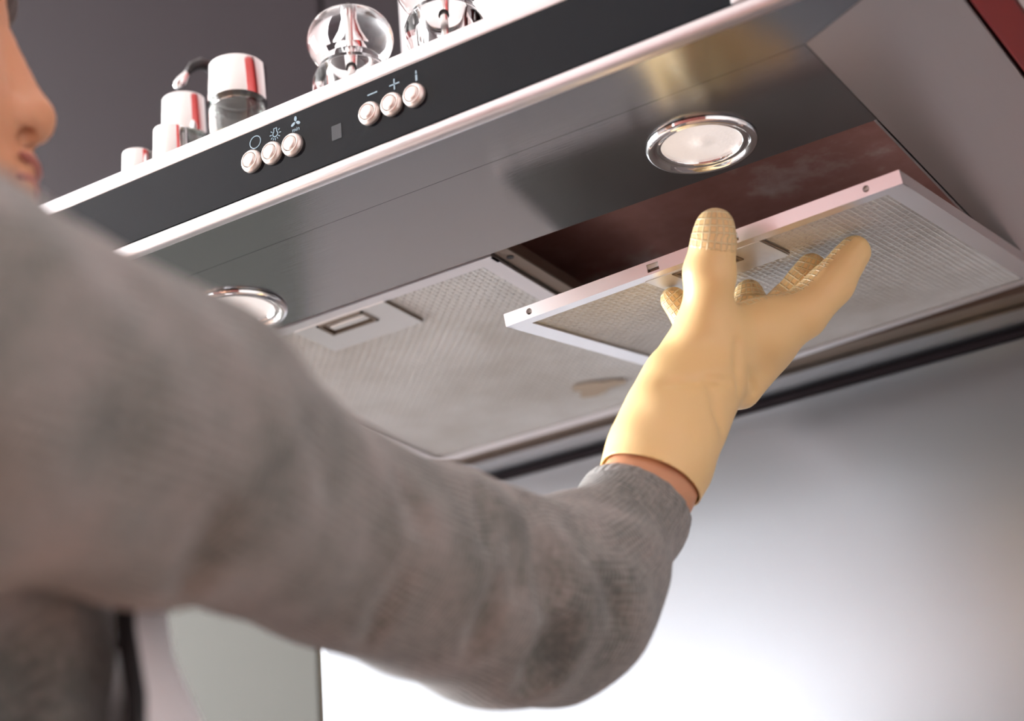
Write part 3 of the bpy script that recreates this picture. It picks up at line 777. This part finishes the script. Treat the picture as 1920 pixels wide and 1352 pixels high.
for s in (-1, 1):
    c = hd(-0.0475, s * 0.031, 0.043)
    eb = MB().lathe([(0.0118 * math.sin(a), 0.0118 * math.cos(a)) for a in np.linspace(0, PI, 13)], 20, tuple(c)).build('eye', eye_white, person, smooth=True, dz=False)
    MB().lathe([(0.0058 * math.sin(a), 0.0058 * math.cos(a)) for a in np.linspace(0, PI, 9)], 16, tuple(c + HF * 0.0075)).build('iris', iris, eb, smooth=True, dz=False)
    MB().tube([tuple(hd(-0.028 - 0.0004 * k * k, s * (0.012 + 0.0075 * k), 0.0585 + 0.003 * math.sin(k * 0.8))) for k in range(6)], [0.003, 0.0048, 0.0052, 0.0046, 0.0035, 0.0015], 8).build('eyebrow', hair_mat, person, smooth=True, dz=False)
MB().tube([tuple(hd(-0.0120 - 14 * q * q, q, -0.0285)) for q in np.linspace(-0.019, 0.019, 9)], [0.001, 0.0028, 0.0036, 0.0040, 0.0040, 0.0040, 0.0036, 0.0028, 0.001], 8).build('upper_lip', lips, person, smooth=True, dz=False)
MB().tube([tuple(hd(-0.0138 - 14 * q * q, q, -0.0395)) for q in np.linspace(-0.018, 0.018, 9)], [0.001, 0.003, 0.0042, 0.0046, 0.0048, 0.0046, 0.0042, 0.003, 0.001], 8).build('lower_lip', lips, person, smooth=True, dz=False)
def hair_sdf(P):
    d = ell_sdf(P, hd(-0.130, 0, 0.090), (0.104, 0.086, 0.104), HM)
    d = smin(d, seg_sdf(P, hd(-0.038, -0.03, 0.088), hd(-0.038, 0.03, 0.084), 0.020, 0.020), 0.02)
    f = (P - nose_tip) @ HF; u = (P - nose_tip) @ HU
    cutp = -(0.063 + (np.clip(-f - 0.06, 0, 1)) * -1.35 - u) * 0.55            # hairline falls towards the nape
    return smax(d, -cutp, 0.012)
g = 0.0045
V, Fq = surface_net(hair_sdf, (np.arange(hc[0] - 0.16, hc[0] + 0.16, g), np.arange(hc[1] - 0.16, hc[1] + 0.16, g), np.arange(hc[2] - 0.16, hc[2] + 0.20, g)))
sdf_object('hair', V, Fq, hair_mat, person)

FOLDS = [(((985, 930), (1010, 985), (1030, 1050), (1040, 1120), (1040, 1165)), 0.0066), (((1078, 1165), (1060, 1205), (1035, 1245), (1010, 1285)), 0.0092),
         (((885, 1225), (905, 1170), (935, 1100)), 0.0042), (((1068, 945), (1085, 985), (1100, 1030)), 0.0040), (((890, 905), (905, 950), (908, 1010)), 0.0036),
         (((735, 880), (770, 925), (790, 985)), 0.0034), (((690, 1200), (720, 1150), (755, 1100)), 0.0036), (((1128, 1080), (1150, 1120), (1158, 1165)), 0.0032), (((960, 1010), (972, 1060), (968, 1110)), 0.0026),
         (((560, 760), (600, 830), (620, 900)), 0.0032), (((330, 1130), (380, 1050), (420, 960)), 0.0036), (((40, 1250), (20, 1300), (0, 1350)), 0.008), (((110, 1160), (60, 1240), (30, 1330)), 0.010)]
def sleeve_core(P):
    d = None
    for (a, ra), (b_, rb) in zip(SP[:-1], SP[1:]):
        e = seg_sdf(P, a, b_, ra, rb); d = e if d is None else smin(d, e, 0.008)
    return d
def torso_core(P):
    d = seg_sdf(P, chest + [0, 0, 0.05], pelvis + [0, 0, 0.02], 0.125, 0.120)
    d = smin(d, seg_sdf(P, chest + BF * 0.015, pelvis + BF * 0.045 + [0, 0, 0.10], 0.10, 0.100), 0.04)
    d = smin(d, seg_sdf(P, chest + [0, 0, 0.10], sh_l, 0.085, 0.066), 0.04)
    d = smin(d, seg_sdf(P, chest + [0, 0, 0.14], hd(-0.115, 0, -0.075), 0.075, 0.064), 0.03)
    d = smin(d, seg_sdf(P, sh_l, el_l, 0.060, 0.050), 0.02); d = smin(d, seg_sdf(P, el_l, el_l + (wr_l - el_l) * 0.85, 0.048, 0.036), 0.02)
    d = smin(d, seg_sdf(P, chest + [0, 0, 0.08], SP[0][0], 0.09, SP[0][1]), 0.03)
    return d
def plane3(a, b_, c, toward):
    n = np.cross(b_ - a, c - a); n = n / np.linalg.norm(n); return a, (n if n @ toward > 0 else -n)
def surface_depth(f, u, v, d0, d1):
    ds = np.linspace(d0, d1, 240); v_ = f(np.array([at(u, v, d) for d in ds])); k = np.argmax(v_ < 0)
    return ds[k] if v_[k] < 0 else None
folds = []
for line, r0 in FOLDS:
    ps = [(u, v, surface_depth(lambda P: np.minimum(sleeve_core(P), torso_core(P)), u, v, 0.40, 1.05)) for u, v in line]
    ps = [at(*p) for p in ps if p[2] is not None]
    n_s = max(len(ps) - 1, 1)
    for q, (a, b_) in enumerate(zip(ps[:-1], ps[1:])):
        r = 1.7 * r0
        folds.append((a, b_, r * math.sin(PI * (q + 0.35) / (n_s + 0.35 + 0.35)), r * math.sin(PI * (q + 1.35) / (n_s + 0.7 + 0.65))))
CUFF_P, CUFF_N = plane3(at(1118, 884, 1.030), at(1286, 990, 1.030), at(1212, 884, 1.002), SP[-1][0] - SP[-2][0])
def sweater_sdf(P):
    d = smin(sleeve_core(P), torso_core(P), 0.018)
    # soft puckers of the cloth
    d = d + 0.0022 * np.sin(P[..., 0] * 55 + 3 * np.sin(P[..., 2] * 30)) * np.sin(P[..., 2] * 62 + P[..., 1] * 40)
    cr = None
    for a, b_, r1, r2 in folds:
        e = seg_sdf(P, a, b_, r1, r2); cr = e if cr is None else np.minimum(cr, e)
    d = smax(d, -cr, 0.007)
    d = smax(d, (P - CUFF_P) @ CUFF_N, 0.004)              # cuff end
    d = smax(d, (pelvis[2] - 0.06) - P[..., 2], 0.01)                        # hem
    neckcut = (P - hd(-0.115, 0, -0.070)) @ HU
    d = smax(d, -seg_sdf(P, hd(-0.115, 0, -0.10), hd(-0.115, 0, 0.05), 0.058, 0.060), 0.006)
    return d
V, Fq = surface_net(sweater_sdf, (axis((-0.50, 0.0, 0.010), (0.0, 0.26, 0.0042)), axis((-0.75, -0.36, 0.008), (-0.36, 0.04, 0.0046)), axis((0.84, 1.17, 0.012), (1.17, 1.60, 0.0050))))
chain = [(a, b_) for (a, _), (b_, _) in zip(SP[:-1], SP[1:])]
al, ar = along_around(V, chain)
sdf_object('sweater', V, Fq, wool, person, {'along': al, 'around': ar})

# ---- glove on the right hand
H = {}
def J(u, v, d, r): return (at(u, v, d), px(r, d))
RD = filter_depth(1340, 455)[0]
forearm = [J(1196, 960, 1.022, 100), J(1240, 850, 1.040, 97), J(1266, 785, 1.052, 93), J(1300, 720, 1.066, 88), J(1325, 680, 1.078, 80)]
tz = touch
chains = {
  'thumb': [J(1322, 690, 1.070, 62), J(1325, 605, 1.066, 51), J(1331, 512, 1.060, 47), J(1339, 455, 1.058, 41), J(1340, 428, 1.058, 38)],
  'index': [J(1425, 625, 1.090, 56), J(1508, 585, 1.098, 46), J(1560, 530, 1.104, 41), J(1603, 472, min(1.112, tz(1603, 472, 31)), 31)],
  'middle': [J(1415, 632, 1.115, 50), J(1478, 575, 1.130, 41), J(1512, 530, 1.128, 36), J(1522, 503, tz(1522, 503, 29), 29)],
  'ring': [J(1382, 640, 1.130, 48), J(1408, 585, 1.150, 38), J(1405, 552, tz(1405, 552, 30), 30)],
  'little': [J(1350, 650, 1.130, 42), J(1300, 605, 1.140, 33), J(1264, 563, tz(1264, 563, 26), 26)],
}
def palm_sdf(P):
    d = None
    for (a, ra), (b_, rb) in zip(forearm[:-1], forearm[1:]):
        e = seg_sdf(P, a, b_, ra, rb); d = e if d is None else smin(d, e, 0.010)
    w = forearm[-1]
    for k, r1 in (('index', 52), ('middle', 50), ('ring', 46), ('little', 42)):
        b_, rb = chains[k][0]; d = smin(d, seg_sdf(P, w[0], b_, w[1] * 0.80, rb), 0.012)
    a, ra = chains['thumb'][0]; d = smin(d, seg_sdf(P, w[0], a, w[1] * 0.7, ra), 0.012)
    d = smin(d, seg_sdf(P, at(1352, 622, 1.070), at(1432, 616, 1.090), px(46, 1.07), px(46, 1.09)), 0.010)       # web of the thumb
    d = smin(d, seg_sdf(P, at(1395, 735, 1.085), at(1450, 660, 1.10), px(30, 1.085), px(36, 1.1)), 0.012)        # heel of the hand
    return d
def glove_sdf(P):
    pm = palm_sdf(P); out = pm
    for k, ch in chains.items():
        f = None
        for (a, ra), (b_, rb) in zip(ch[:-1], ch[1:]):
            e = seg_sdf(P, a, b_, ra, rb); f = e if f is None else smin(f, e, 0.005)
        out = np.minimum(out, smin(pm, f, 0.011))
    # loose latex: wrist crease and soft ripples
    for a, b_, r in creases:
        out = smax(out, -seg_sdf(P, a, b_, r, r), 0.005)
    out = out + 0.0006 * np.sin(P[..., 2] * 160 + 2 * np.sin(P[..., 0] * 90)) * np.sin(P[..., 1] * 120)
    return out
def hand_core(P):
    out = palm_sdf(P)
    for ch in chains.values():
        for (a, ra), (b_, rb) in zip(ch[:-1], ch[1:]): out = np.minimum(out, seg_sdf(P, a, b_, ra, rb))
    return out
creases = []
for line, r in ((((1250, 717), (1300, 715), (1330, 711), (1368, 716)), 0.0016), (((1392, 770), (1388, 730), (1382, 690), (1380, 640)), 0.0011), (((1330, 725), (1345, 770), (1355, 815)), 0.0010), (((1415, 735), (1410, 715), (1408, 695)), 0.0009)):
    ps = [(u, v, surface_depth(hand_core, u, v, 0.98, 1.16)) for u, v in line]
    ps = [at(u, v, d - 0.0004) for u, v, d in ps if d is not None]
    creases += [(a, b_, r) for a, b_ in zip(ps[:-1], ps[1:])]
allp = np.array([p for ch in chains.values() for p, _ in ch] + [p for p, _ in forearm])
lo = allp.min(0) - 0.045; hi = allp.max(0) + 0.045; g = 0.0021
V, Fq = surface_net(glove_sdf, tuple(np.arange(lo[k], hi[k], g) for k in range(3)))
V = smooth_verts(V, Fq, 2, 0.4)
# grip pattern attributes
best = np.full(len(V), 1e9); al = np.zeros(len(V)); ar = np.zeros(len(V)); grip = np.zeros(len(V))
palm_dir = -np.array(ez) * -1.0                               # palm side looks up at the filter
nrm = np.zeros_like(V)
fn = np.cross(V[Fq[:, 2]] - V[Fq[:, 0]], V[Fq[:, 3]] - V[Fq[:, 1]])
for k in range(4): np.add.at(nrm, Fq[:, k], fn)
nrm /= np.linalg.norm(nrm, axis=1)[:, None] + 1e-12
for k, ch in chains.items():
    acc = 0
    L = sum(np.linalg.norm(b_ - a) for (a, _), (b_, _) in zip(ch[:-1], ch[1:]))
    for (a, ra), (b_, rb) in zip(ch[:-1], ch[1:]):
        ba = b_ - a; ln = np.linalg.norm(ba); t = ba / ln
        q = V - a; h = np.clip((q @ t) / ln, 0, 1); d = q - (h * ln)[:, None] * t; ds = np.linalg.norm(d, axis=1)
        u = np.cross(t, [0.2, 0.3, 1.0]); u /= np.linalg.norm(u); w = np.cross(t, u)
        mk = ds - (ra + (rb - ra) * h) < best
        ss = acc + q @ t
        side = nrm @ palm_dir
        if k == 'thumb':
            gp = ((ss / L > 0.86) | ((nrm @ CAM_R[2] > 0.25) & (ss / L > 0.45))).astype(float)
        elif k == 'index':
            gp = (nrm @ (CAM_R[1] * -0.75 + CAM_R[0] * -0.55 + CAM_R[2] * 0.35) > 0.50).astype(float)
        else:
            gp = (nrm @ (CAM_R[1] * -0.7 - CAM_R[2] * 0.9) > 0.15).astype(float)
        best[mk] = (ds - (ra + (rb - ra) * h))[mk]; al[mk] = ss[mk]; ar[mk] = (np.arctan2(d @ w, d @ u) * ra)[mk]; grip[mk] = gp[mk]
        acc += ln
GP, GN = plane3(at(1135, 873, 1.034), at(1302, 945, 1.034), at(1225, 862, 1.006), forearm[1][0] - forearm[0][0])
wrm = best > 0.012
grip[wrm] = 0
glove_o = sdf_object('glove', V, Fq, latex, person, {'along': al, 'around': ar, 'grip': grip})
bm = bmesh.new(); bm.from_mesh(glove_o.data)
off_ = np.array(parent_loc(person)[:])
bmesh.ops.bisect_plane(bm, geom=bm.verts[:] + bm.edges[:] + bm.faces[:], dist=1e-5, plane_co=Vector(GP - off_), plane_no=Vector(GN), clear_inner=True)
bmesh.ops.delete(bm, geom=[v for v in bm.verts if not v.link_faces], context='VERTS'); bm.to_mesh(glove_o.data); bm.free()
so = glove_o.modifiers.new('thickness', 'SOLIDIFY'); so.thickness = 0.0009; so.offset = -1

# ---- apron with black piping over the front of the body
def apron_pt(a, z):
    """point on the apron: a = angle from straight ahead to the person's right, z = height"""
    ax = chest + (pelvis - chest) * np.clip((chest[2] - z) / (chest[2] - pelvis[2]), -0.3, 1.3)
    k = min(1, max(0, (1.315 - z) / 0.085)); k = k * k * (3 - 2 * k)
    r = 0.134 + (0.010 + 0.036 * k) * math.cos(a)
    p = ax + (BF * math.cos(a) + BS * math.sin(a)) * r; p = np.array(p); p[2] = z; return p
na, nz = 36, 24
zt, zb_ = 1.318, 0.62
mb = MB(); gridv = []
for i in range(na + 1):
    for j in range(nz + 1):
        z = zt + (zb_ - zt) * j / nz
        w = 0.95 + 0.15 * min(1, max(0, (zt - z) / 0.26))
        a = -w + 2 * w * i / na
        gridv.append(tuple(apron_pt(a, z)))
mb.v = gridv; mb.f = [(i * (nz + 1) + j, (i + 1) * (nz + 1) + j, (i + 1) * (nz + 1) + j + 1, i * (nz + 1) + j + 1) for i in range(na) for j in range(nz)]
ap = mb.build('apron', apron_cloth, person, smooth=True, dz=False)
sm_ = ap.modifiers.new('thickness', 'SOLIDIFY'); sm_.thickness = 0.0015; sm_.offset = 0
edge = [gridv[j] for j in range(nz, -1, -1)] + [gridv[i * (nz + 1)] for i in range(1, na + 1)] + [gridv[na * (nz + 1) + j] for j in range(1, nz + 1)]
MB().tube(edge, 0.0045, 8).build('piping', piping_mat, ap, smooth=True, dz=False)

# ---- trousers and shoes
def trousers_sdf(P):
    d = seg_sdf(P, pelvis + [0, 0, -0.06], pelvis + [0, 0, 0.02], 0.112, 0.112)
    for s in (-1, 1):
        hip = pelvis + BS * s * 0.085; kn = hip + np.array([0, 0.02, -0.43]); an = np.array([hip[0], hip[1], 0.085])
        d = smin(d, seg_sdf(P, hip, kn, 0.092, 0.066), 0.02); d = smin(d, seg_sdf(P, kn, an, 0.066, 0.055), 0.02)
    return d
V, Fq = surface_net(trousers_sdf, (np.arange(-0.40, 0.12, 0.01), np.arange(-0.72, -0.25, 0.01), np.arange(0.0, 1.12, 0.012)))
sdf_object('trousers', V, Fq, trouser_mat, person)
for s in (-1, 1):
    hip = pelvis + BS * s * 0.085; an = np.array([hip[0], hip[1], 0.05])
    def shoe_sdf(P):
        d = seg_sdf(P, an + BF * -0.03, an + BF * 0.16 + [0, 0, -0.012], 0.045, 0.038)
        d = smin(d, seg_sdf(P, an, an + [0, 0, 0.05], 0.045, 0.046), 0.02)
        return smax(d, 0.004 - P[..., 2], 0.004)
    V, Fq = surface_net(shoe_sdf, (np.arange(an[0] - 0.12, an[0] + 0.16, 0.007), np.arange(an[1] - 0.12, an[1] + 0.24, 0.007), np.arange(-0.01, 0.16, 0.007)))
    sdf_object('shoe', V, Fq, shoe_mat, person)
